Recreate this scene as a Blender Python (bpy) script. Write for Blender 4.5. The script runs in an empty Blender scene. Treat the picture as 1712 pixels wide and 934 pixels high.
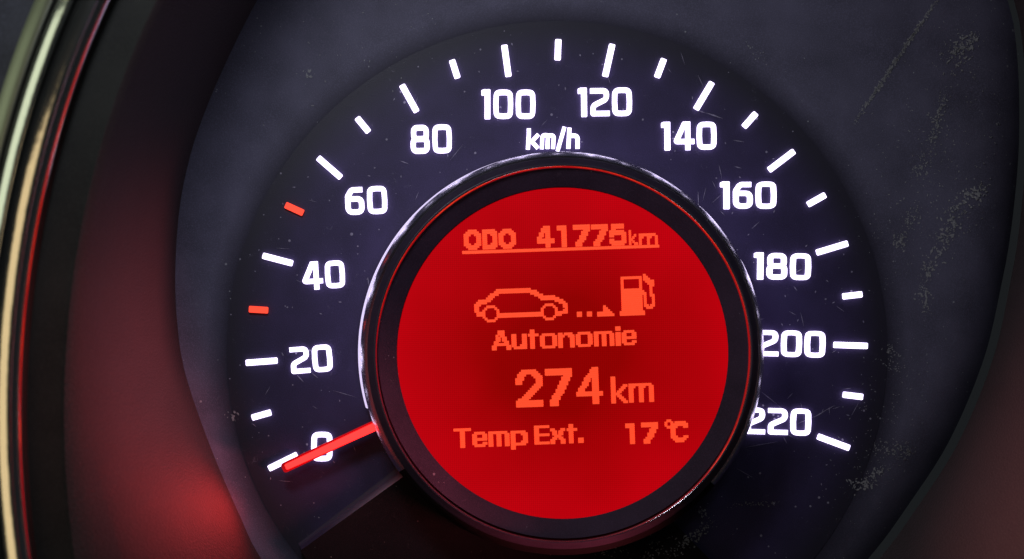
import bpy, bmesh, math, random
from mathutils import Vector
random.seed(7)
sc = bpy.context.scene

# ------------------------------------------------------------------ scale
# one unit of drawing = 0.1 mm; the dial stands upright (XZ), facing -Y
S = 1e-4
D = 2500.0              # eye to dial, 25 cm
FX, FY = 760.0, 562.0   # foot of the eye on the dial
def U(px, py, h):       # point seen at (px, py) lying h above the dial, in drawing units
    k = (D - h) / D
    return (FX + (px - FX) * k, FY + (py - FY) * k)
def W(x, y, h):         # drawing units -> metres
    return Vector(((x - 856) * S, -h * S, (467 - y) * S))
def P(px, py, h):
    x, y = U(px, py, h)
    return W(x, y, h)

# ------------------------------------------------------------------ camera
cam = bpy.data.cameras.new('camera')
co = bpy.data.objects.new('camera', cam)
sc.collection.objects.link(co)
co.location = W(FX, FY, D)
co.rotation_euler = (math.radians(90), 0, 0)
cam.sensor_width = 36
cam.lens = 36 * D / 1712
cam.shift_x = (856 - FX) / 1712
cam.shift_y = (FY - 467) / 1712
cam.clip_start = 0.01
cam.clip_end = 20
cam.dof.use_dof = True
cam.dof.focus_distance = (D - 40) * S
cam.dof.aperture_fstop = 15
sc.camera = co

# ------------------------------------------------------------------ light
world = bpy.data.worlds.new('World')
sc.world = world
world.use_nodes = True
bg = world.node_tree.nodes['Background']
bg.inputs[0].default_value = (0.8, 0.9, 1.0, 1)
bg.inputs[1].default_value = 0.012

def area(name, loc, target, size, size_y, energy, col, spread=180):
    l = bpy.data.lights.new(name, 'AREA')
    l.shape = 'RECTANGLE'
    l.size, l.size_y = size * S, size_y * S
    l.energy = energy
    l.color = col
    l.spread = math.radians(spread)
    o = bpy.data.objects.new(name, l)
    sc.collection.objects.link(o)
    a, b = W(*loc), W(*target)
    o.location = a
    o.rotation_euler = (b - a).to_track_quat('-Z', 'Y').to_euler()
    return o
area('cool_cabin_lamp', (360, -430, 1200), (640, 180, 0), 400, 300, 0.076, (0.82, 0.86, 1.0))
area('faint_right_fill', (1500, -700, 2300), (1250, 500, 0), 500, 400, 0.030, (0.80, 0.86, 1.0))  # added fill, lifts the right side of the dial
area('pale_trim_fill', (-1500, 0, 760), (60, 300, 420), 1100, 1500, 0.045, (0.86, 0.95, 0.68))  # added to lay pale highlights on the chrome strips
area('warm_trim_fill', (-1300, 1450, 640), (40, 800, 420), 900, 1300, 0.04, (1.0, 0.86, 0.55))  # added to warm the highlights lower down the chrome
area('warm_bead_fill', (-900, 650, 2300), (60, 500, 420), 900, 1600, 0.038, (1.0, 0.74, 0.40))  # added so the inner bead reflects a gold strip
area('red_wall_fill', (1330, 1100, 330), (250, 640, 150), 300, 160, 0.0115, (1.0, 0.17, 0.21), 32)  # added fill, stands in for the display's glow on the left wall
area('red_right_fill', (330, 1180, 300), (1640, 780, 190), 300, 160, 0.022, (1.0, 0.34, 0.33), 26)  # second added red fill, for the right hood wall
sp = bpy.data.lights.new('needle_glow', 'SPOT')
sp.energy = 0.022
sp.color = (1.0, 0.04, 0.04)
sp.spot_size = math.radians(124)
sp.spot_blend = 1.0
sp.shadow_soft_size = 8 * S
so = bpy.data.objects.new('needle_glow', sp)
sc.collection.objects.link(so)
_a, _b = W(470, 800, 32), W(375, 850, 112)
so.location = _a
so.rotation_euler = (_b - _a).to_track_quat('-Z', 'Y').to_euler()

sc.view_settings.view_transform = 'Standard'
sc.view_settings.look = 'None'
sc.view_settings.exposure = 0.0
sc.view_settings.gamma = 1.0
sc.cycles.use_denoising = True
sc.cycles.max_bounces = 8
sc.cycles.sample_clamp_indirect = 4

# ------------------------------------------------------------------ helpers
def link(name, bm, mat, parent=None, smooth=False):
    me = bpy.data.meshes.new(name)
    bm.normal_update()
    bm.to_mesh(me)
    bm.free()
    o = bpy.data.objects.new(name, me)
    sc.collection.objects.link(o)
    me.materials.append(mat)
    if smooth:
        for p in me.polygons:
            p.use_smooth = True
    if parent is not None:
        o.parent = parent
        o.matrix_parent_inverse = parent.matrix_world.inverted()
    return o

def thing(name, label, cat, loc):
    o = bpy.data.objects.new(name, None)
    sc.collection.objects.link(o)
    o.empty_display_size = 0.01
    o.location = loc
    o['label'] = label
    o['category'] = cat
    bpy.context.view_layer.update()
    return o

def add_prism(bm, poly, h0, h1):
    """poly: drawing-unit outline (plane xy); walls from h0 to h1, lid at h1"""
    n = len(poly)
    area2 = sum(poly[i][0] * poly[(i + 1) % n][1] - poly[(i + 1) % n][0] * poly[i][1] for i in range(n))
    if area2 > 0:
        poly = poly[::-1]      # y points down: make it run anticlockwise for the viewer
    t = [bm.verts.new(W(x, y, h1)) for x, y in poly]
    b = [bm.verts.new(W(x, y, h0)) for x, y in poly]
    bm.faces.new(t)
    for i in range(n):
        j = (i + 1) % n
        bm.faces.new((b[i], b[j], t[j], t[i]))

def fillet(pts, r, closed, seg=6):
    out = []
    n = len(pts)
    for i in range(n):
        if not closed and i in (0, n - 1):
            out.append(pts[i])
            continue
        p, a, b = Vector(pts[i]), Vector(pts[i - 1]), Vector(pts[(i + 1) % n])
        u, v = (a - p), (b - p)
        lu, lv = u.length, v.length
        u.normalize(); v.normalize()
        rr = r[i] if isinstance(r, (list, tuple)) else r
        ang = u.angle(v)
        if rr <= 0.01 or ang > math.pi - 0.02:
            out.append(tuple(p)); continue
        d = min(rr / math.tan(ang / 2), lu * 0.49, lv * 0.49)
        for k in range(seg + 1):
            s = k / seg
            q0 = p + u * d * (1 - s)
            q1 = p + v * d * s
            out.append(tuple(q0 * (1 - s) + q1 * s))
    return out

def offset_strip(pts, w, closed):
    n = len(pts)
    L, R = [], []
    for i in range(n):
        p = Vector(pts[i])
        if closed:
            a, b = Vector(pts[i - 1]), Vector(pts[(i + 1) % n])
        else:
            a = Vector(pts[max(i - 1, 0)]); b = Vector(pts[min(i + 1, n - 1)])
        d1 = (p - a) if (p - a).length > 1e-9 else (b - p)
        d2 = (b - p) if (b - p).length > 1e-9 else (p - a)
        d1 = d1.normalized(); d2 = d2.normalized()
        t = (d1 + d2).normalized()
        nrm = Vector((-t.y, t.x))
        c = max(0.4, nrm.dot(Vector((-d1.y, d1.x))))
        L.append(p + nrm * (w / 2 / c)); R.append(p - nrm * (w / 2 / c))
    return L, R

def add_stroke(bm, pts, w, h0, h1, closed=False, r=0, cap=True, tf=None):
    pts = fillet(pts, r, closed)
    if not closed and cap:      # slightly softened ends
        pass
    L, R = offset_strip(pts, w, closed)
    tf = tf or (lambda p: p)
    def mk(p, h):
        q = tf((p[0], p[1]))
        x, y = U(q[0], q[1], h1)
        return bm.verts.new(W(x, y, h))
    n = len(pts)
    lt = [mk(p, h1) for p in L]; rt = [mk(p, h1) for p in R]
    lb = [mk(p, h0) for p in L]; rb = [mk(p, h0) for p in R]
    m = n if closed else n - 1
    for i in range(m):
        j = (i + 1) % n
        bm.faces.new((lt[i], lt[j], rt[j], rt[i]))
        bm.faces.new((lb[i], lb[j], lt[j], lt[i]))
        bm.faces.new((rt[i], rt[j], rb[j], rb[i]))
    if not closed:
        bm.faces.new((lb[0], lt[0], rt[0], rb[0]))
        bm.faces.new((rb[-1], rt[-1], lt[-1], lb[-1]))

def add_poly(bm, pts, h0, h1, tf=None, r=0):
    if r:
        pts = fillet(pts, r, True, 4)
    tf = tf or (lambda p: p)
    add_prism(bm, [U(*tf(p), h1) for p in pts], h0, h1)

def bar_poly(a, b, w):
    a, b = Vector(a), Vector(b)
    t = (b - a).normalized(); n = Vector((-t.y, t.x)) * (w / 2)
    return [tuple(a + n), tuple(b + n), tuple(b - n), tuple(a - n)]

def lathe(bm, cx, cy, prof, n=160, a0=0.0, a1=2 * math.pi):
    """prof: (radius, h) in drawing units round the plane point (cx, cy)"""
    full = abs(a1 - a0 - 2 * math.pi) < 1e-6
    m = n if full else n + 1
    rings = []
    for r, h in prof:
        rings.append([bm.verts.new(W(cx + r * math.cos(a0 + (a1 - a0) * i / n), cy - r * math.sin(a0 + (a1 - a0) * i / n), h)) for i in range(m)])
    for k in range(len(prof) - 1):
        for i in range(n):
            j = (i + 1) % m
            bm.faces.new((rings[k][i], rings[k + 1][i], rings[k + 1][j], rings[k][j]))

def loft(bm, loops):
    n = len(loops[0])
    vs = [[bm.verts.new(c) for c in lp] for lp in loops]
    for k in range(len(vs) - 1):
        for i in range(n):
            j = (i + 1) % n
            bm.faces.new((vs[k][i], vs[k + 1][i], vs[k + 1][j], vs[k][j]))

# ------------------------------------------------------------------ materials
def lin(c):
    return tuple(((v / 255) / 12.92 if v / 255 <= 0.04045 else ((v / 255 + 0.055) / 1.055) ** 2.4) for v in c) + (1,)

class N:
    def __init__(self, name):
        self.m = bpy.data.materials.new(name)
        self.m.use_nodes = True
        self.t = self.m.node_tree
        self.b = self.t.nodes['Principled BSDF']
    def n(self, kind, **kw):
        o = self.t.nodes.new(kind)
        for k, v in kw.items():
            if isinstance(v, bpy.types.NodeSocket):
                self.t.links.new(v, o.inputs[k])
            elif k in o.inputs.keys():
                o.inputs[k].default_value = v
            else:
                setattr(o, k, v)
        return o
    def math(self, op, a, b=None):
        o = self.t.nodes.new('ShaderNodeMath'); o.operation = op
        for i, v in enumerate((a, b)):
            if v is None: continue
            if isinstance(v, bpy.types.NodeSocket): self.t.links.new(v, o.inputs[i])
            else: o.inputs[i].default_value = v
        return o.outputs[0]
    def ramp(self, fac, p0, p1, c0=(0, 0, 0, 1), c1=(1, 1, 1, 1)):
        r = self.t.nodes.new('ShaderNodeValToRGB')
        r.color_ramp.elements[0].position = p0; r.color_ramp.elements[0].color = c0
        r.color_ramp.elements[1].position = p1; r.color_ramp.elements[1].color = c1
        self.t.links.new(fac, r.inputs[0])
        return r.outputs[0]
    def mix(self, fac, a, b):
        o = self.t.nodes.new('ShaderNodeMix'); o.data_type = 'RGBA'
        for i, v in ((0, fac), (6, a), (7, b)):
            if isinstance(v, bpy.types.NodeSocket): self.t.links.new(v, o.inputs[i])
            else: o.inputs[i].default_value = v
        return o.outputs[2]
    def coord(self, scale=1.0 / S):
        tc = self.t.nodes.new('ShaderNodeNewGeometry')
        mp = self.t.nodes.new('ShaderNodeMapping')
        mp.inputs['Scale'].default_value = (scale,) * 3
        self.t.links.new(tc.outputs['Position'], mp.inputs[0])
        return mp.outputs[0]

def plastic(name, col, rough=0.5, spec=0.4, dust=0.0, dust_col=(0.30, 0.29, 0.33, 1), mottling=0.25, bump=0.15, grain=0.55, smear=0.0, edge=None):
    k = N(name)
    c = k.coord()
    big = k.n('ShaderNodeTexNoise', Vector=c, Scale=0.012, Detail=4.0).outputs[0]
    fine = k.n('ShaderNodeTexNoise', Vector=c, Scale=grain, Detail=2.0).outputs[0]
    base = tuple(col[:3]) + (1,)
    lo = tuple(v * (1 - mottling) for v in col[:3]) + (1,)
    hi = tuple(v * (1 + mottling) for v in col[:3]) + (1,)
    cc = k.mix(k.ramp(big, 0.3, 0.7), lo, hi)
    cc = k.mix(k.math('MULTIPLY', k.ramp(fine, 0.45, 0.75), 0.5), cc, tuple(min(1, v * 2.0) for v in col[:3]) + (1,))
    if edge:      # colour blends softly with near-black around the dial's rim
        sp_ = k.n('ShaderNodeSeparateXYZ', Vector=c)
        ex, ez = k.math('SUBTRACT', sp_.outputs[0], 931.0 - 856), k.math('SUBTRACT', sp_.outputs[2], 467 - 587.0)
        er = k.math('SQRT', k.math('ADD', k.math('MULTIPLY', ex, ex), k.math('MULTIPLY', ez, ez)))
        er = k.math('ADD', er, k.math('MULTIPLY', fine, 6.0))
        et = k.math('DIVIDE', k.math('SUBTRACT', er, float(edge[1])), float(edge[2] - edge[1]))
        cc = k.mix(k.ramp(et, 0.0, 1.0), edge[0], cc) if edge[0] else k.mix(k.ramp(et, 0.0, 1.0), cc, (0.020, 0.017, 0.032, 1))
    if dust > 0:
        vo = k.n('ShaderNodeTexVoronoi', Vector=c, Scale=0.07)
        sizev = k.n('ShaderNodeTexNoise', Vector=c, Scale=0.02).outputs[0]
        d = k.math('LESS_THAN', vo.outputs['Distance'], k.math('MULTIPLY', k.math('SUBTRACT', sizev, 0.47), dust))
        cc = k.mix(k.math('MULTIPLY', d, 0.8), cc, dust_col)
        # hair-fine marks running in all directions
        wn = k.n('ShaderNodeTexNoise', Vector=c, Scale=0.018, Detail=1.0).outputs[0]
        ds = k.n('ShaderNodeTexNoise', Vector=c, Scale=0.09, Detail=6.0, Roughness=0.8, Distortion=1.2).outputs[0]
        sm = k.math('MULTIPLY', k.ramp(ds, 0.60, 0.72), k.ramp(wn, 0.45, 0.65))
        cc = k.mix(k.math('MULTIPLY', sm, 0.35), cc, dust_col)
    if smear > 0:
        # dried wipe marks, streaky patches running down and to the left
        mp = k.t.nodes.new('ShaderNodeMapping')
        mp.inputs['Rotation'].default_value = (0, math.radians(28), 0)
        mp.inputs['Scale'].default_value = (1.0, 1.0, 0.34)
        k.t.links.new(c, mp.inputs[0])
        s1 = k.n('ShaderNodeTexNoise', Vector=mp.outputs[0], Scale=0.016, Detail=2.0).outputs[0]
        s2 = k.n('ShaderNodeTexNoise', Vector=mp.outputs[0], Scale=0.11, Detail=6.0, Roughness=0.75).outputs[0]
        sep = k.n('ShaderNodeSeparateXYZ', Vector=c)
        right = k.ramp(k.math('MULTIPLY', k.math('ADD', sep.outputs[0], 0.0), 0.001), 0.42, 0.62)
        sm = k.math('MULTIPLY', k.math('MULTIPLY', k.ramp(s1, 0.56, 0.66), k.ramp(s2, 0.48, 0.66)), right)
        cc = k.mix(k.math('MULTIPLY', sm, smear), cc, dust_col)
    k.t.links.new(cc, k.b.inputs['Base Color'])
    k.b.inputs['Specular IOR Level'].default_value = spec
    rn = k.math('ADD', k.math('MULTIPLY', fine, 0.2), rough - 0.1)
    k.t.links.new(rn, k.b.inputs['Roughness'])
    bp = k.n('ShaderNodeBump', Height=fine, Strength=bump, Distance=2 * S)
    k.t.links.new(bp.outputs[0], k.b.inputs['Normal'])
    return k.m

def glow(name, col, strength, vary=0.05):
    k = N(name)
    c = k.coord()
    f = k.n('ShaderNodeTexNoise', Vector=c, Scale=0.25, Detail=2.0).outputs[0]
    k.b.inputs['Base Color'].default_value = tuple(min(1, v) * 0.5 for v in col[:3]) + (1,)
    k.b.inputs['Roughness'].default_value = 0.5
    k.b.inputs['Emission Color'].default_value = tuple(col[:3]) + (1,)
    st = k.math('ADD', k.math('MULTIPLY', f, 2 * vary * strength), strength * (1 - vary))
    k.t.links.new(st, k.b.inputs['Emission Strength'])
    return k.m

def metal(name, col, rough, wob=0.0):
    k = N(name)
    c = k.coord()
    f = k.n('ShaderNodeTexNoise', Vector=c, Scale=0.03, Detail=3.0).outputs[0]
    k.b.inputs['Base Color'].default_value = tuple(col) + (1,)
    k.b.inputs['Metallic'].default_value = 1.0
    k.t.links.new(k.math('ADD', k.math('MULTIPLY', f, 0.08), rough), k.b.inputs['Roughness'])
    if wob:
        bp = k.n('ShaderNodeBump', Height=f, Strength=wob, Distance=6 * S)
        k.t.links.new(bp.outputs[0], k.b.inputs['Normal'])
    return k.m

M_dial = plastic('black_dial_print', (0.032, 0.023, 0.069), 0.5, 0.35, dust=0.75, dust_col=(0.30, 0.28, 0.36, 1), edge=(None, 480, 545))
M_flange = plastic('grey_black_dial_surround', (0.084, 0.079, 0.120), 0.6, 0.25, dust=0.6, dust_col=(0.30, 0.31, 0.33, 1), edge=((0.020, 0.017, 0.032, 1), 549, 592))
M_wall = plastic('grained_black_hood', (0.032, 0.024, 0.024), 0.65, 0.2, grain=0.30, bump=0.9, mottling=0.08)
M_lip = plastic('black_hood_lip', (0.015, 0.0155, 0.013), 0.65, 0.15, grain=0.3)
M_black = plastic('gloss_black_panel', (0.010, 0.007, 0.009), 0.45, 0.15, dust=0.6, dust_col=(0.20, 0.17, 0.16, 1))
M_mask = plastic('black_display_mask', (0.036, 0.021, 0.038), 0.6, 0.10, dust=0.5, dust_col=(0.20, 0.16, 0.20, 1))
M_gloss = plastic('piano_black_ring', (0.030, 0.022, 0.038), 0.35, 0.4, bump=0.02)
M_chrome = metal('chrome', (0.82, 0.83, 0.86), 0.05, 0.06)
M_trim = metal('trim_chrome', (0.84, 0.85, 0.80), 0.09, 0.07)
M_ring = metal('satin_chrome_ring', (0.78, 0.77, 0.82), 0.20, 0.02)
M_facet = metal('polished_trim_facet', (0.92, 0.90, 0.90), 0.04, 0.03)
M_satin = metal('satin_trim', (0.30, 0.32, 0.25), 0.35)
M_dash = plastic('dashboard_plastic', (0.030, 0.032, 0.042), 0.7, 0.2, grain=0.2)
M_white = glow('white_backlight', (1.0, 0.88, 1.3), 2.3, 0.25)
M_redtick = glow('red_backlight', (1.3, 0.075, 0.035), 1.0)
M_needle = glow('needle_light', (3.6, 0.058, 0.052), 1.0)
M_needle_body = plastic('dark_red_needle_plastic', (0.22, 0.004, 0.008), 0.5, 0.2)
_b = M_needle_body.node_tree.nodes['Principled BSDF']
_b.inputs['Emission Color'].default_value = (1.0, 0.004, 0.010, 1)
_b.inputs['Emission Strength'].default_value = 0.22
M_ink = glow('display_pixels', (1.0, 0.070, 0.022), 1.0, 0.12)
M_added_glow = glow('violet_added_glow', (0.78, 0.68, 1.0), 0.95)
def lit_edge(ax, ay, bx, by, width):  # light caught by the edge is put into the colour, pale fading to dark
    k = N('painted_lit_edge')
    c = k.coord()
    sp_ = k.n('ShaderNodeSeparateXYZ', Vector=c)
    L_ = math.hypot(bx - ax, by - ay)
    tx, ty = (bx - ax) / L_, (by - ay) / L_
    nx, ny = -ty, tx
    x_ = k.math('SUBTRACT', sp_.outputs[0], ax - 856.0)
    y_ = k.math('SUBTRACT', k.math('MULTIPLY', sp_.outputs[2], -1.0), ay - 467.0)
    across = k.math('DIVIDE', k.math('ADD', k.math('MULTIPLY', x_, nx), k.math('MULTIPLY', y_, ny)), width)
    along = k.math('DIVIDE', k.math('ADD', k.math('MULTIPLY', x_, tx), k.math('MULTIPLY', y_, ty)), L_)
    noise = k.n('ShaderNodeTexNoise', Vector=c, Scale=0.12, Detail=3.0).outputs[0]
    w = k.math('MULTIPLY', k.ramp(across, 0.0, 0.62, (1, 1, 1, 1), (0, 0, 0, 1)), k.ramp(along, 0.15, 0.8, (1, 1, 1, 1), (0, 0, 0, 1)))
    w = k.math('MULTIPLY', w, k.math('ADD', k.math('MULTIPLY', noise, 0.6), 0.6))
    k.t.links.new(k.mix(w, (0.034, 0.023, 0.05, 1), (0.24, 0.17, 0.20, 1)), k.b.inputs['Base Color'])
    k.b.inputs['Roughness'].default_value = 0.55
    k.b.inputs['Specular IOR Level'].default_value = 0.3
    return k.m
M_dust = plastic('pale_dust', (0.23, 0.23, 0.24), 0.8, 0.1)
M_lower = plastic('painted_shade_ring', (0.006, 0.0045, 0.005), 0.75, 0.08, bump=0.05)  # shade put into the colour of the ring's lower arc
M_scratch = plastic('pale_scratch', (0.24, 0.22, 0.30), 0.5, 0.3)

def screen_material(cx, cy):
    k = N('red_display_backlight')
    c = k.coord()
    sep = k.n('ShaderNodeSeparateXYZ', Vector=c)
    dx = k.math('SUBTRACT', sep.outputs[0], cx)
    dz = k.math('SUBTRACT', sep.outputs[2], cy)
    rr = k.math('SQRT', k.math('ADD', k.math('MULTIPLY', dx, dx), k.math('MULTIPLY', dz, dz)))
    cloud = k.n('ShaderNodeTexNoise', Vector=c, Scale=0.006, Detail=2.0).outputs[0]
    f = k.math('ADD', k.math('DIVIDE', rr, 265.0), k.math('MULTIPLY', k.math('SUBTRACT', cloud, 0.5), 0.6))
    col = k.ramp(k.math('MULTIPLY', f, 0.5), 0.15, 0.75, lin((142, 0, 0)), lin((208, 0, 18)))
    # the fine matrix of the display
    w = 2 * math.pi / 3.24
    gx = k.math('SINE', k.math('MULTIPLY', dx, w))
    gz = k.math('SINE', k.math('MULTIPLY', dz, w))
    g = k.math('ADD', k.math('MULTIPLY', k.math('ADD', gx, gz), 0.085), 1.0)
    k.b.inputs['Base Color'].default_value = (0.02, 0.001, 0.001, 1)
    k.b.inputs['Roughness'].default_value = 0.5
    k.b.inputs['Specular IOR Level'].default_value = 0.05
    k.t.links.new(col, k.b.inputs['Emission Color'])
    k.t.links.new(g, k.b.inputs['Emission Strength'])
    return k.m

# ------------------------------------------------------------------ outlines
DX, DY = 931.0, 587.0          # centre of the dial
NSEG = 192
J_pts = [(430, 0), (382, 95), (345, 180), (318, 260), (300, 350), (293, 460), (297, 545), (310, 625), (350, 742), (400, 860), (437, 934),
         (520, 1040), (690, 1150), (950, 1205), (1220, 1130), (1375, 1035), (1470, 934), (1532, 850), (1602, 740), (1660, 600),
         (1690, 467), (1703, 390), (1713, 290), (1716, 200), (1711, 90), (1695, 0), (1640, -130), (1500, -270), (1250, -370), (960, -390), (700, -330), (540, -190)]
def crom(pts, n):
    m = len(pts); out = []
    for i in range(m):
        p0, p1, p2, p3 = (Vector(pts[(i + d) % m]) for d in (-1, 0, 1, 2))
        for k in range(n):
            t = k / n
            out.append(0.5 * ((2 * p1) + (p2 - p0) * t + (2 * p0 - 5 * p1 + 4 * p2 - p3) * t * t + (3 * p1 - p0 - 3 * p2 + p3) * t ** 3))
    return out
J_dense = crom(J_pts, 24)
def radial(dense, ang):
    """point of a dense outline in direction ang round the dial centre"""
    best = None
    d = Vector((math.cos(ang), -math.sin(ang)))
    c = Vector((DX, DY)); n = len(dense)
    for i in range(n):
        a, b = dense[i] - c, dense[(i + 1) % n] - c
        ca, cb = a.x * d.y - a.y * d.x, b.x * d.y - b.y * d.x
        if ca * cb <= 0 and abs(ca - cb) > 1e-12:
            q = a + (b - a) * (ca / (ca - cb))
            if q.dot(d) > 0: best = q.dot(d)
    return (DX + d.x * best, DY + d.y * best)
HJ = 9
ANG = [2 * math.pi * i / NSEG for i in range(NSEG)]
J_img = [radial(J_dense, a) for a in ANG]
J_plane = [U(x, y, HJ) for x, y in J_img]
# the large outer opening, seen at height HR
HR = 400
RC, RA, RB = (1000.0, 690.0), 955.0, 1290.0
def rim(d, h):
    out = []
    for i in range(NSEG * 2):
        a = 2 * math.pi * i / (NSEG * 2)
        out.append(P(RC[0] + (RA + d) * math.cos(a), RC[1] - (RB + d) * math.sin(a), h))
    return out
R_dense = [Vector((RC[0] + RA * math.cos(t * 2 * math.pi / 720), RC[1] - RB * math.sin(t * 2 * math.pi / 720))) for t in range(720)]
R_in = [Vector((RC[0] + (RA - 62) * math.cos(t * 2 * math.pi / 720), RC[1] - (RB - 62) * math.sin(t * 2 * math.pi / 720))) for t in range(720)]

# ------------------------------------------------------------------ the hood round the dial
hood = thing('gauge_hood', 'black plastic hood wall around the dial, glowing red on the left', 'hood', W(DX, 1500, 0))
bm = bmesh.new()
loops = []
R0 = 546.0
def flange_h(x, y):
    a = math.atan2(-(y - DY), x - DX) % (2 * math.pi)
    i = int(round(a / (2 * math.pi) * NSEG)) % NSEG
    rj = math.hypot(J_plane[i][0] - DX, J_plane[i][1] - DY)
    r = math.hypot(x - DX, y - DY)
    f = max(0.0, min(1.0, (r - R0) / (rj - R0)))
    h = -0.8 + (HJ + 0.8) * f * f
    # on the right the surround rolls away into a gap before the hood begins
    wr = max(0.0, math.cos(a + 0.5)) ** 0.7
    g_ = max(0.0, min(1.0, (r - (rj - 90)) / 90))
    return h - wr * 46 * g_ * g_
for f in [0, 0.06, 0.15, 0.25, 0.35, 0.45, 0.55, 0.65, 0.74, 0.8, 0.86, 0.9, 0.94, 0.97, 1.0]:
    lp = []
    for i, a in enumerate(ANG):
        jx, jy = J_plane[i]
        r = R0 + (math.hypot(jx - DX, jy - DY) - R0) * f
        x, y = DX + r * math.cos(a), DY - r * math.sin(a)
        lp.append(W(x, y, flange_h(x, y)))
    loops.append(lp)
loft(bm, loops[::-1])
link('dial_surround', bm, M_flange, hood, True)
bm = bmesh.new()
loops = []
Wi = [radial(R_in, a) for a in ANG]
Ro = [radial(R_dense, a) for a in ANG]
for t in [0, 0.012, 0.03, 0.1, 0.2, 0.35, 0.5, 0.65, 0.8, 0.92, 1.0]:
    lp = []
    h = HJ + (388 - HJ) * math.sin(t * math.pi / 2)
    if t == 0.012: h = HJ + 5
    for i in range(NSEG):
        a, b = Vector(J_plane[i]), Vector(U(*Wi[i], 388))
        q = a + (b - a) * t
        lp.append(W(q.x, q.y, h))
    loops.append(lp)
loft(bm, loops[::-1])
link('hood_wall', bm, M_wall, hood, True)
bm = bmesh.new()
loops = []
for t, h in [(0, 387.5), (0.3, 390), (0.6, 393), (0.9, 395.5), (1.0, 396)]:
    lp = []
    for i in range(NSEG):
        a, b = Vector(U(*Wi[i], 387.5)), Vector(U(*Ro[i], 396))
        q = a + (b - a) * t
        lp.append(W(q.x, q.y, h))
    loops.append(lp)
loft(bm, loops[::-1])
link('hood_lip', bm, M_lip, hood, True)

# ------------------------------------------------------------------ chrome trim round the hood
trim = thing('chrome_trim', 'curved double chrome trim strip along the left edge beside the black hood', 'trim', W(DX, 2200, 380))
def band(name, prof, mat):
    bm = bmesh.new()
    loft(bm, [rim(d, h) for d, h in prof][::-1])
    return link(name, bm, mat, trim, True)
def bead(d0, d1, h, a0=8, a1=54, n=10):
    # a strip that rolls outward: its face turns from a0 to a1 degrees away from the driver
    out = [(d0, h - 10), (d0 + 0.8, h - 3), (d0 + 2.2, h)]
    d, y = d0 + 2.2, h
    st = (d1 - d0 - 2.2) / n
    for k in range(n):
        y -= st * 0.9 * math.tan(math.radians(a0 + (a1 - a0) * (k + 0.5) / n))
        d += st
        out.append((d, y))
    return out
band('inner_edge', [(0, 395), (1.5, 402), (5, 414), (9, 419)], M_lip)
band('red_reflecting_facet', [(9, 419), (10, 420.5), (24.5, 436), (25.5, 436)], M_facet)
band('inner_chrome_bead', bead(25.5, 52, 441, -6, 17), M_trim)
band('groove', [(51.5, 438), (53, 424), (61, 424), (63.5, 431)], M_lip)
band('outer_chrome_bead', bead(63, 90, 441, 14, 46), M_trim)
band('groove', [(89.5, 428), (91, 422), (94, 422), (95.5, 427)], M_lip)
band('satin_band', bead(95, 124, 434), M_satin)

# ------------------------------------------------------------------ dashboard behind the trim
bm = bmesh.new()
loft(bm, [rim(d, h) for d, h in [(123, 413), (130, 405), (160, 390), (600, 330), (1400, 250)]][::-1])
dash = link('dashboard', bm, M_dash, None, True)
dash['kind'] = 'structure'

# ------------------------------------------------------------------ speedometer
speedo = thing('speedometer', 'black round speedometer dial with glowing white numerals from 0 to 220', 'speedometer', W(DX, DY + 560, 0))
bm = bmesh.new()
lathe(bm, DX, DY, [(r, 0) for r in (552, 460, 360, 200, 60, 0.5)], 128)
link('dial_face', bm, M_dial, speedo, False)

TICKS = [  # outer end, inner end, red?
    ((449, 783.5), (496.7, 760), 0), ((420.9, 698.2), (452.8, 689.1), 0), ((410.8, 606.4), (463.5, 602.5), 0),
    ((416, 516.5), (448, 518.4), 1), ((439, 426.9), (489.1, 440), 0), ((477, 342.1), (506.8, 355.7), 1),
    ((531.6, 263), (570, 296.5), 0), ((596.7, 196.2), (616.5, 220.3), 0), ((671.8, 141.4), (696.8, 186.5), 0),
    ((755.5, 99.7), (765.2, 130), 0), ((843.1, 74.6), (850.3, 127.4), 0), ((933.6, 65.2), (932.4, 99.8), 0),
    ((1023.9, 73.2), (1011.9, 127.3), 0), ((1110.3, 97.8), (1098.6, 128.8), 0), ((1190.8, 137), (1163.7, 182.3), 0),
    ((1264.5, 188.6), (1243.9, 211.8), 0), ((1328, 252.1), (1285.9, 284.1), 0), ((1380.2, 325.3), (1351.1, 341.7), 0),
    ((1417.8, 406.4), (1365.7, 422.1), 0), ((1441.9, 491.6), (1409.4, 495.4), 0), ((1450.9, 578.1), (1394.3, 576.2), 0),
    ((1443, 663.5), (1410, 659.5), 0), ((1420.6, 749), (1367.6, 729.3), 0)]
HT = 5.0
for a, b, red in TICKS:
    bm = bmesh.new()
    add_poly(bm, bar_poly(a, b, 10.2 if not red else 11.0), 0.6, HT, r=2.2)
    o = link('tick_mark', bm, M_redtick if red else M_white, speedo)
    if red: o['label'] = 'short red speed mark'

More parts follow.
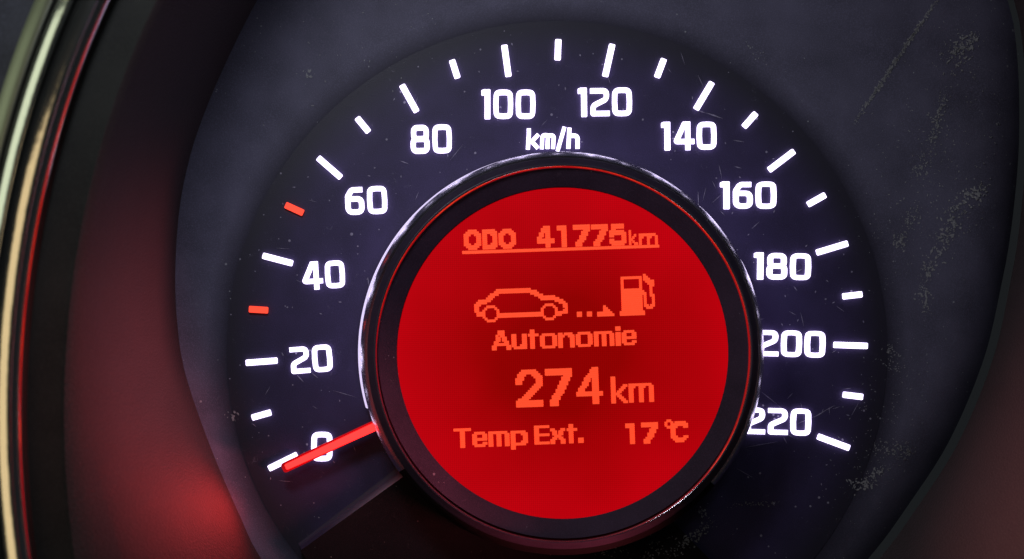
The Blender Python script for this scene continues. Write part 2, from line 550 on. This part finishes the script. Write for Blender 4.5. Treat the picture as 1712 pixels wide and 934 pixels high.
# digits drawn in a 34 x 48 cell
GW = {'0': 34, '1': 16, '2': 33, '4': 36, '6': 33, '8': 34}
SW = 8.3
def digit(bm, ch, tf):
    s = lambda pts, closed=False, r=0, w=SW: add_stroke(bm, pts, w, 0.6, HT, closed, r, tf=tf)
    if ch == '0':
        s([(5.2, 5.2), (17, 4.6), (28.8, 5.2), (29.6, 24), (28.8, 42.8), (17, 43.4), (5.2, 42.8), (4.4, 24)], True, [11, 0, 11, 30, 11, 0, 11, 30])
    elif ch == '1':
        add_poly(bm, [(0, 1.5), (4, 0), (15, 0), (15, 48), (5.5, 48), (5.5, 9.5), (0, 9.5)], 0.6, HT, tf, r=1.2)
    elif ch == '2':
        s([(0.6, 5.2), (28, 5.2), (28, 19), (5.2, 30), (5.2, 42.9), (33, 42.9)], False, [0, 10, 9, 7, 0.3, 0])
    elif ch == '4':
        s([(20, 2), (4.8, 33.5), (36, 33.5)], False, [0, 2, 0], 8.4)
        s([(25, 0), (25, 48)], False)
        s([(17, 4.4), (26, 4.4)], False, 0, 8.8)
    elif ch == '6':
        s([(30, 5.2), (12, 5.2), (5.2, 16), (5.2, 42.8), (28, 42.8), (28, 20.5), (6, 20.5)], False, [0, 7, 8, 9, 8, 8, 0], 8.6)
    elif ch == '8':
        s([(6, 5), (28, 5), (28, 23.5), (6, 23.5)], True, 7, 8.6)
        s([(5, 23.5), (29, 23.5), (29, 43), (5, 43)], True, 7, 8.8)

NUMS = [  # text, x0, x1, y0, y1, tilt of the line in degrees
    ('0', 520, 556, 721.5, 771.5, 0), ('20', 484.5, 555.5, 577, 623.5, -4.5), ('40', 503.8, 576.5, 436, 483, -3.5),
    ('60', 576.2, 647.5, 311, 358.5, -2.5), ('80', 685.8, 755.5, 207.5, 256.5, -1.2), ('100', 805, 895.5, 149, 198.5, 0),
    ('120', 966.5, 1057, 145.8, 194.2, -0.8), ('140', 1106, 1198.3, 203, 250.3, -0.6), ('160', 1204.5, 1298.6, 303, 349, -0.3),
    ('180', 1261, 1356.5, 422.3, 467.7, 1.0), ('200', 1268, 1380.5, 551.8, 597, 1.4), ('220', 1246, 1356.7, 681.5, 727.4, 1.6)]
for txt, x0, x1, y0, y1, tilt in NUMS:
    gap = 4.2
    tot = sum(GW[c] for c in txt) + gap * (len(txt) - 1)
    sx, sy = (x1 - x0) / tot, (y1 - y0) / 48.0
    mx, my = (x0 + x1) / 2, (y0 + y1) / 2
    ct, st = math.cos(math.radians(tilt)), math.sin(math.radians(tilt))
    bm = bmesh.new()
    pen = 0.0
    for ch in txt:
        def tf(p, pen=pen):
            x, y = (p[0] + pen) * sx - (x1 - x0) / 2, p[1] * sy - (y1 - y0) / 2
            return (mx + x * ct - y * st, my + x * st + y * ct)
        digit(bm, ch, tf)
        pen += GW[ch] + gap
    o = link('numeral', bm, M_white, speedo)
    o['label'] = 'white glowing numeral ' + txt
# km/h, drawn in photograph-size units from its own corner
bm = bmesh.new()
Q = 1712 / 110.0
tfk = lambda p: (870 + p[0] / Q, 205 + p[1] / Q)
ks = lambda pts, w=120*0.86, r=0: add_stroke(bm, pts, w, 0.6, HT, False, r, tf=tfk)
ks([(222, 145), (222, 300), (196, 690)], 101)
ks([(470, 300), (300, 480), (460, 660)], 96, 20)
ks([(560, 680), (575, 320), (720, 310), (705, 672)], 96, [0, 90, 60, 0])
ks([(706, 330), (876, 320), (850, 672)], 96, [0, 90, 0])
ks([(1150, 105), (968, 735)], 96)
ks([(1280, 128), (1250, 668)], 101)
ks([(1260, 335), (1495, 325), (1490, 668)], 104, [0, 110, 0])
o = link('unit_marking', bm, M_white, speedo)
o['label'] = 'white glowing unit lettering km/h'

# the lower, blacker panel with its raised edge
def panel_side(p_in, p_out, p_low):
    pass
PANEL_IN_L, PANEL_OUT_L = (640, 818), (528, 902)
bm = bmesh.new()
# fillet strip that climbs from the dial to the panel's edge, left side then right side
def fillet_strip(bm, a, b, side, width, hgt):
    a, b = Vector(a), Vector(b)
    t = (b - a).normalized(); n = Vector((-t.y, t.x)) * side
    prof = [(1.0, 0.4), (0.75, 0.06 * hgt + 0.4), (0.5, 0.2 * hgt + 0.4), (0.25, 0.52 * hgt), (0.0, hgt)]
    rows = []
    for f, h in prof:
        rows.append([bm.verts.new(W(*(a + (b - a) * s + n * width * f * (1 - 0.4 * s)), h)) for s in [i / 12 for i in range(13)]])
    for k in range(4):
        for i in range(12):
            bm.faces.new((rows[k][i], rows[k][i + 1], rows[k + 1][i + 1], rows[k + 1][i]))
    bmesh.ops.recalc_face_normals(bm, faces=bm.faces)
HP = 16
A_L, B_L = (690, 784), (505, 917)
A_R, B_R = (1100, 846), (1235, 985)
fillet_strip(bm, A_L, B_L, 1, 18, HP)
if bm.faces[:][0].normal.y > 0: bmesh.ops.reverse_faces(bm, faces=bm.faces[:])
link('panel_edge', bm, lit_edge(*A_L, *B_L, 14.0), speedo, True)
bm = bmesh.new()
pan = [A_L, B_L]
a0 = math.atan2(-(B_L[1] - DY), B_L[0] - DX); a1 = math.atan2(-(B_R[1] - DY), B_R[0] - DX)
for i in range(0, 31):
    a = a0 + (a1 - a0) * i / 30
    pan.append((DX + 541 * math.cos(a), DY - 541 * math.sin(a)))
pan += [B_R, A_R]
for i in range(1, 20):
    a = math.atan2(-(A_R[1] - DY), A_R[0] - DX) + (math.atan2(-(A_L[1] - DY), A_L[0] - DX) - math.atan2(-(A_R[1] - DY), A_R[0] - DX)) * i / 20
    pan.append((DX + 306 * math.cos(a), DY - 306 * math.sin(a)))
add_prism(bm, pan, 0.3, HP)
o = link('lower_panel', bm, M_black, speedo)
o['label'] = 'plain black lower panel of the dial'

# needle: dark red plastic with a glowing bar on top
bm = bmesh.new()
add_poly(bm, bar_poly((472, 783.5), (648, 701), 17), 24, 35, r=5)
nd = link('needle', bm, M_needle_body, speedo)
nd['label'] = 'red glowing needle resting at 0'
bm = bmesh.new()
add_poly(bm, [(479.4, 785.4), (475.4, 776.8), (641, 699.0), (647, 711.5)], 35, 40, r=2.5)
link('light_bar', bm, M_needle, nd)

# scratches in the dial print
SCR = [((496, 626), (508, 639), 1.6), ((521, 623), (532, 632), 1.4), ((471, 589), (474, 595), 2.2), ((555, 652), (596, 664), 0.9), ((1163, 183), (1181, 189), 1.6),
       ((1180, 188), (1209, 198), 2.4), ((1167, 318), (1168, 345), 1.4), ((1272, 654), (1300, 676), 1.2), ((1300, 676), (1332, 710), 0.9),
       ((1334, 708), (1362, 696), 1.1), ((1360, 698), (1382, 685), 1.6), ((1378, 687), (1397, 677), 1.0), ((668, 268), (684, 274), 1.4), ((752, 268), (775, 240), 0.9),
       ((1256, 383), (1270, 370), 1.2), ((1225, 234), (1245, 237), 1.4), ((1228, 278), (1240, 281), 1.6), ((1398, 511), (1412, 521), 0.9),
       ((615, 462), (617, 480), 1.5), ((694, 335), (700, 320), 0.9), ((1138, 86), (1145, 108), 1.0), ((905, 210), (915, 200), 0.9),
       ((1230, 782), (1262, 800), 0.9), ((1245, 748), (1300, 738), 0.8), ((800, 118), (802, 121), 2.5), ((969, 90), (971, 94), 2.6), ((855, 71), (857, 76), 2.4),
       ((591, 745), (595, 756), 1.0), ((640, 757), (672, 755), 0.8), ((443, 660), (452, 645), 0.9), ((1310, 730), (1316, 742), 1.4), ((556, 770), (560, 774), 1.6),
       ((1204, 352), (1212, 360), 1.0), ((1186, 366), (1192, 372), 1.4), ((1330, 455), (1342, 449), 1.8), ((1327, 478), (1333, 486), 1.5)]
_r = random.Random(21)
while len(SCR) < 120:
    ang_, rad_ = _r.uniform(-0.5, 3.6), _r.uniform(345, 530)
    if _r.random() < 0.45: ang_ = _r.uniform(-0.45, 1.2)
    x_, y_ = DX + rad_ * math.cos(ang_), DY - rad_ * math.sin(ang_)
    ln_, or_ = _r.choice([3, 4, 5, 6, 9, 14, 24]), _r.uniform(0, math.pi)
    SCR.append(((x_, y_), (x_ + ln_ * math.cos(or_), y_ + ln_ * math.sin(or_)), 2.0 if ln_ < 7 else _r.uniform(0.6, 1.0)))
for a, b, w in SCR:
    bm = bmesh.new()
    ap, bp = Vector(a), Vector(b); t = (bp - ap); n = Vector((-t.y, t.x)).normalized() * w / 2; mid = ap + t * 0.45
    add_poly(bm, [tuple(ap), tuple(mid + n), tuple(bp), tuple(mid - n)], 0.3, 0.9)
    link('scratch', bm, M_scratch, speedo)

# dried streaks of dust on the surround and the lower panel, made of tiny flecks
def streak(x0, y0, x1, y1, wid, n, big, hfun, owner):
    bm = bmesh.new()
    for _ in range(n):
        t = _r.random()
        x = x0 + (x1 - x0) * t + _r.gauss(0, wid * 1.4); y = y0 + (y1 - y0) * t + _r.gauss(0, wid * 1.4)
        x, y = U(x, y, 10)
        sz = _r.uniform(0.3, big * 0.8) * (0.5 + math.sin(t * math.pi))
        o_ = _r.uniform(0, 6.28); el = _r.uniform(1.0, 2.6)
        vs = []
        for q in range(5):
            a = q * 1.2566
            ux, uy = sz * el * math.cos(a) * _r.uniform(0.6, 1.2), sz * math.sin(a) * _r.uniform(0.6, 1.2)
            px_, py_ = x + ux * math.cos(o_) - uy * math.sin(o_), y + ux * math.sin(o_) + uy * math.cos(o_)
            vs.append(bm.verts.new(W(px_, py_, hfun(px_, py_) + 1.2)))
        bm.faces.new(vs)
    o = link('dust_streak', bm, M_dust, owner)
    o['kind'] = 'stuff'
for a in [(1598, 92, 1632, 56, 5, 90, 2.2), (1592, 70, 1612, 110, 9, 50, 1.6), (1584, 150, 1555, 250, 3, 110, 1.8), (1550, 250, 1536, 300, 6, 60, 1.5),
          (1652, 310, 1595, 350, 6, 110, 2.2), (1600, 350, 1575, 400, 7, 90, 2.0), (1585, 385, 1560, 440, 5, 70, 1.8), (1560, 440, 1545, 475, 4, 50, 1.8),
          (1534, 350, 1520, 375, 5, 50, 1.6), (1512, 385, 1503, 418, 4, 50, 1.6), (1545, 465, 1552, 530, 4, 60, 1.6), (1490, 575, 1502, 622, 5, 60, 1.4),
          (1462, 748, 1520, 752, 4, 60, 1.6), (1520, 750, 1512, 765, 5, 40, 1.5), (1488, 780, 1450, 802, 3, 50, 1.6), (1425, 815, 1465, 805, 4, 70, 1.8),
          (1245, 70, 1285, 100, 4, 16, 1.3), (405, 700, 380, 695, 4, 14, 2.2), (515, 122, 512, 128, 4, 14, 2.0)]:
    streak(*a, flange_h, hood)
streak(1571, -6, 1430, 205, 1.2, 420, 1.7, flange_h, hood)
streak(1640, 40, 1490, 480, 42, 420, 1.0, flange_h, hood)
streak(1520, 560, 1430, 830, 30, 200, 0.9, flange_h, hood)
streak(420, 60, 700, 20, 60, 90, 1.0, flange_h, hood)
for a in [(1190, 872, 1115, 930, 4, 120, 1.6), (1120, 905, 1060, 935, 6, 60, 1.4), (985, 915, 1050, 930, 6, 50, 1.3), (1165, 848, 1180, 862, 3, 22, 1.6), (1220, 846, 1305, 842, 2, 40, 1.0),
          (1060, 880, 1050, 868, 4, 14, 1.4)]:
    streak(*a, lambda x, y: HP if y > 846 and x < 1180 else 0.6, speedo)

# ------------------------------------------------------------------ round trip display
AX, AY = U(942, 590.5, 130)
disp = thing('trip_display', 'round red backlit trip computer display in a chrome ring', 'display', W(AX, AY + 330, 0))
def rr(img_r, h): return (img_r * (D - h) / D, h)
HS = 110
bm = bmesh.new()
lathe(bm, AX, AY, [(r * (D - HS) / D, HS) for r in (280, 200, 100, 0.5)], 128)
link('screen', bm, screen_material(AX - 856, 467 - AY), disp)
bm = bmesh.new()
lathe(bm, AX, AY, [rr(309.4, 123.6), rr(306, 122.5), rr(290, 116), rr(279, 112.3), rr(276.8, 111.4), rr(277.5, 109)], 160)
link('display_mask', bm, M_mask, disp, True)
bm = bmesh.new()
lipv = []
LN = 160
for r_, h_, dr in [(316.2, 132.8, 0), (315.6, 132.6, 0.2), (309.5, 124.2, 1), (309, 123.2, 1)]:
    row = []
    for i in range(LN):
        a = 2 * math.pi * i / LN
        low = max(0.0, -math.sin(a + 0.25)) ** 0.8          # the chamfer narrows along the bottom
        q = rr(r_ + (1 - dr) * -1.5 * low if r_ > 312 else r_ + 3.2 * low * dr, h_)
        row.append(bm.verts.new(W(AX + q[0] * math.cos(a), AY - q[0] * math.sin(a), h_)))
    lipv.append(row)
for k_ in range(len(lipv) - 1):
    for i in range(LN):
        j_ = (i + 1) % LN
        bm.faces.new((lipv[k_][i], lipv[k_ + 1][i], lipv[k_ + 1][j_], lipv[k_][j_]))
link('inner_chrome_lip', bm, M_chrome, disp, True)
bm = bmesh.new()
lathe(bm, AX, AY, [rr(327.4, 121.5), rr(325, 125.5), rr(321, 127), rr(318, 132), rr(316.4, 133.2), rr(314.0, 132.0)], 160)
link('black_ring', bm, M_gloss, disp, True)
bm = bmesh.new()
RING = [rr(332, -1), rr(333.5, 60), rr(336.5, 98), rr(337.4, 104), rr(336.0, 108.5), rr(332.6, 115), rr(329.6, 119.2), rr(327.2, 121.2)]
lathe(bm, AX, AY, RING, 150, math.radians(-41), math.radians(216))
link('outer_chrome_ring', bm, M_ring, disp, True)
bm = bmesh.new()
lathe(bm, AX, AY, RING, 60, math.radians(216), math.radians(319))
link('lower_shaded_ring', bm, M_lower, disp, True)  # same ring continued, blackened where it sinks into shade
bm = bmesh.new()
lathe(bm, AX, AY, [rr(334.6, 10), rr(336.8, 92)], 120, math.radians(-14), math.radians(196))
link('added_glow_band', bm, M_added_glow, disp, True)  # glowing band added round the ring to light the dial

# ---- lettering of the display: dots of its matrix
GL = {
'O': '..####../.######./###..###/##....##/##....##/##....##/##....##/###..###/.######./..####..',
'D': '######./#######/##..###/##...##/##...##/##...##/##...##/##..###/#######/######.',
'4': '...###../..####../..####../.##.##../.##.##../##..##../########/########/....##../....##..',
'1': '####/####/..##/..##/..##/..##/..##/..##/..##/..##',
'7': '########/########/.....###/....###./....###./...###../...###../..###.../.###..../.###....',
'5': '.######./.######./.##...../#######./########/##....##/......##/##....##/########/.######.',
'k': '#..../#..../#..#./#.#../##.../#.#../#..##',
'm': '########./##..##..#/#...#...#/#...#...#/#...#...#',
'A': '...###.../...###.../..#.##.../..##.##../..##.##../.##...##./.#######./##.....##/##.....##',
'u': '##...##/##...##/##...##/##...##/##...##/##..###/.######',
't': '.##../.##../#####/.##../.##../.##../.##../.##../.##..',
'o': '.######./##....##/##....##/##....##/##....##/##....##/.######.',
'n': '##.####./###..###/##....##/##....##/##....##/##....##/##....##',
'M': '#########./##..##..##/##..##..##/##..##..##/##..##..##/##..##..##/##..##..##',
'i': '##/##/../##/##/##/##/##/##/##',
'e': '.#####./##...##/##...##/#######/##...../##...##/.#####.',
'T': '########/...##.../...##.../...##.../...##.../...##.../...##.../...##.../...##...',
'p': '#######./##...###/##....##/##....##/##....##/##...###/#######./##....../##......',
'E': '#######/##...../##...../##...../#######/##...../##...../##...../#######',
'x': '##...##/.##.##./.##.##./..###../.##.##./##...##/##...##',
'.': '##/##',
'd': '.##./#..#/#..#/.##.',
'C': '..#####./.#######/###...##/##....../##....../##....../##....../###...##/.######./..####..',
'B2': '...#######.../..#########../.####...####./.###.....####/####......###/###.......###/###.......###/.........####/........####./.......####../......####.../.....####..../....####...../...####....../.#####......./#############/#############/#############',
'B7': '#############/#############/#############/.........####/........####./........####./.......####../.......####../......####.../......####.../.....####..../.....####..../....####...../...####....../...####....../..####......./..####......./..####.......',
'B4': '........###../.......####../.......####../......#####../.....######../....###.###../....###.###../...###..###../...###..###../..###...###../.###....###../.###....###../#############/#############/........###../........###../........###../........###..',
'Bk': '##....../##....../##....../##....../##....##/##...##./##..##../##.##.../####..../##.##.../##..##../##...##./##....##',
'Bm': '###########./###..###..##/##...##...##/##...##...##/##...##...##/##...##...##/##...##...##/##...##...##/##...##...##',
'pump': '............#..../.##########.##.../.#........#.###../.#........#..####/.#........#...###/.#........#....##/.#........#....#./.##########....#./.###########...#./.############..#./.##########.#..##/.##########.#...#/.##########.#...#/.##########.#...#/.##########.#...#/.##########.##.##/.##########..###./.##########....../############...../############.....',
'arrow': '...#..../...##.../...###../#######./########',
'line': '#',
}
TIL = math.tan(math.radians(-2.0))
def dots(bm, key, x0, y0, x1, y1, bloom=0.16, shear=-0.035):
    """lay the dots of a glyph into the box seen at x0..x1, y0..y1 (top left corner x0, y0)"""
    rows = GL[key].split('/')
    nr, nc = len(rows), max(len(r) for r in rows)
    px, py = (x1 - x0) / nc, (y1 - y0) / nr
    for j, row in enumerate(rows):
        i = 0
        while i < len(row):
            if row[i] != '#': i += 1; continue
            e = i
            while e < len(row) and row[e] == '#': e += 1
            xa, xb = i - bloom, e + bloom
            ya, yb = j - bloom, j + 1 + bloom
            pts = []
            for gx, gy in ((xa, ya), (xb, ya), (xb, yb), (xa, yb)):
                X = x0 + gx * px - gy * py * shear
                Y = y0 + gy * py + (gx * px) * TIL
                pts.append(U(X, Y, HS + 2))
            add_prism(bm, pts, HS + 0.5, HS + 1.5)
            i = e
def lettering(name, label, glyphs):
    bm = bmesh.new()
    for g in glyphs: dots(bm, *g)
    o = link(name, bm, M_ink, disp)
    o['label'] = label
    return o
def zbox(zx, zy, s, lst):
    """glyph boxes measured in an enlarged view of scale s with corner zx, zy"""
    return [(k, zx + a / s, zy + b / s, zx + c / s, zy + d / s) for k, a, b, c, d in lst]
lettering('odometer_caption', 'orange dot lettering ODO', zbox(765, 370, 15.564, [('O', 162, 228, 595, 738), ('D', 645, 218, 1015, 722), ('O', 1068, 206, 1500, 708)]))
lettering('odometer_reading', 'orange dot lettering 41775 km', zbox(885, 365, 7.443, [
    ('4', 95, 100, 303, 362), ('1', 345, 93, 455, 355), ('7', 545, 84, 748, 348), ('7', 770, 80, 972, 342), ('5', 995, 73, 1197, 336),
    ('k', 1240, 148, 1345, 328), ('m', 1367, 192, 1592, 326)]))
bm = bmesh.new()
add_poly(bm, [(772.5, 419.3), (1102, 408.6), (1102.4, 413.4), (773, 424.6)], HS + 0.5, HS + 1.5, r=1)
link('underline', bm, M_ink, disp)
lettering('fuel_pump_icon', 'orange dot fuel pump symbol', zbox(950, 450, 10.375, [('pump', 878, 100, 1480, 802)]))
GL['sq'] = '##/##'
lettering('arrow_icon', 'two orange dots and an arrow', zbox(950, 450, 10.375, [('sq', 156, 742, 232, 820), ('sq', 330, 738, 406, 814), ('arrow', 504, 634, 790, 814)]))
# the car symbol, drawn on its own 47 x 17 matrix
car = [[0] * 47 for _ in range(18)]
pitch = 32.0
def g(p):
    x, y = p
    return ((x - 118) / pitch, (y + (x - 118) * 0.033 - 158) / pitch)
def rast(pts, half):
    pts = [g(p) for p in pts]
    for j in range(18):
        for i in range(47):
            c = Vector((i + 0.5, j + 0.5))
            for a, b in zip(pts, pts[1:]):
                a, b = Vector(a), Vector(b); ab = b - a
                t = max(0, min(1, (c - a).dot(ab) / ab.length_squared))
                if (c - (a + ab * t)).length <= half: car[j][i] = 1
rast([(250, 570), (165, 560), (158, 430), (200, 385), (330, 355), (420, 270), (520, 198), (980, 190), (1080, 228), (1190, 300), (1420, 325), (1530, 385), (1575, 470), (1568, 535), (1440, 556)], 0.95)
rast([(510, 588), (1200, 564)], 0.95)
wheel = ['..####..', '.#....#.', '#......#', '#......#', '#......#', '#......#', '.#....#.', '..####..']
for wx, wy in ((388, 560), (1315, 530)):
    cx, cy = g((wx, wy))
    ox, oy = round(cx - 4), round(cy - 4)
    for j in range(8):
        for i in range(8):
            inside = wheel[j].find('#') <= i <= wheel[j].rfind('#')
            if inside and 0 <= oy + j < 18: car[oy + j][ox + i] = 1 if wheel[j][i] == '#' else 0
GL['car'] = '/'.join(''.join('#' if v else '.' for v in r) for r in car)
lettering('car_icon', 'orange dot outline of a car', zbox(780, 465, 9.511, [('car', 118, 158, 118 + 47 * pitch, 158 + 18 * pitch)]))
lettering('range_caption', 'orange dot lettering Autonomie', zbox(810, 535, 6.341, [
    ('A', 76, 116, 274, 318), ('u', 288, 152, 444, 306), ('t', 462, 104, 568, 302), ('o', 590, 146, 764, 298), ('n', 782, 138, 950, 292),
    ('o', 970, 130, 1140, 282), ('M', 1162, 124, 1370, 276), ('i', 1390, 70, 1438, 270), ('e', 1457, 112, 1606, 264)]))
lettering('range_reading', 'large orange dot lettering 274 km', zbox(850, 605, 6.585, [
    ('B2', 76, 92, 368, 498), ('B7', 404, 80, 694, 486), ('B4', 742, 66, 1028, 466), ('Bk', 1128, 164, 1304, 454), ('Bm', 1326, 242, 1594, 444)]))
lettering('temperature_caption', 'orange dot lettering Temp Ext.', zbox(750, 700, 7.133, [
    ('T', 62, 122, 262, 346), ('e', 284, 162, 454, 334), ('M', 476, 156, 720, 330), ('p', 742, 148, 938, 364), ('E', 1022, 86, 1196, 304),
    ('x', 1214, 120, 1386, 298), ('t', 1410, 68, 1528, 290), ('.', 1550, 230, 1606, 284)]))
lettering('temperature_reading', 'orange dot lettering 17 degrees C', zbox(1030, 695, 12.229, [
    ('1', 195, 164, 368, 574), ('7', 518, 146, 848, 566), ('d', 998, 84, 1162, 256), ('C', 1118, 122, 1462, 540)]))
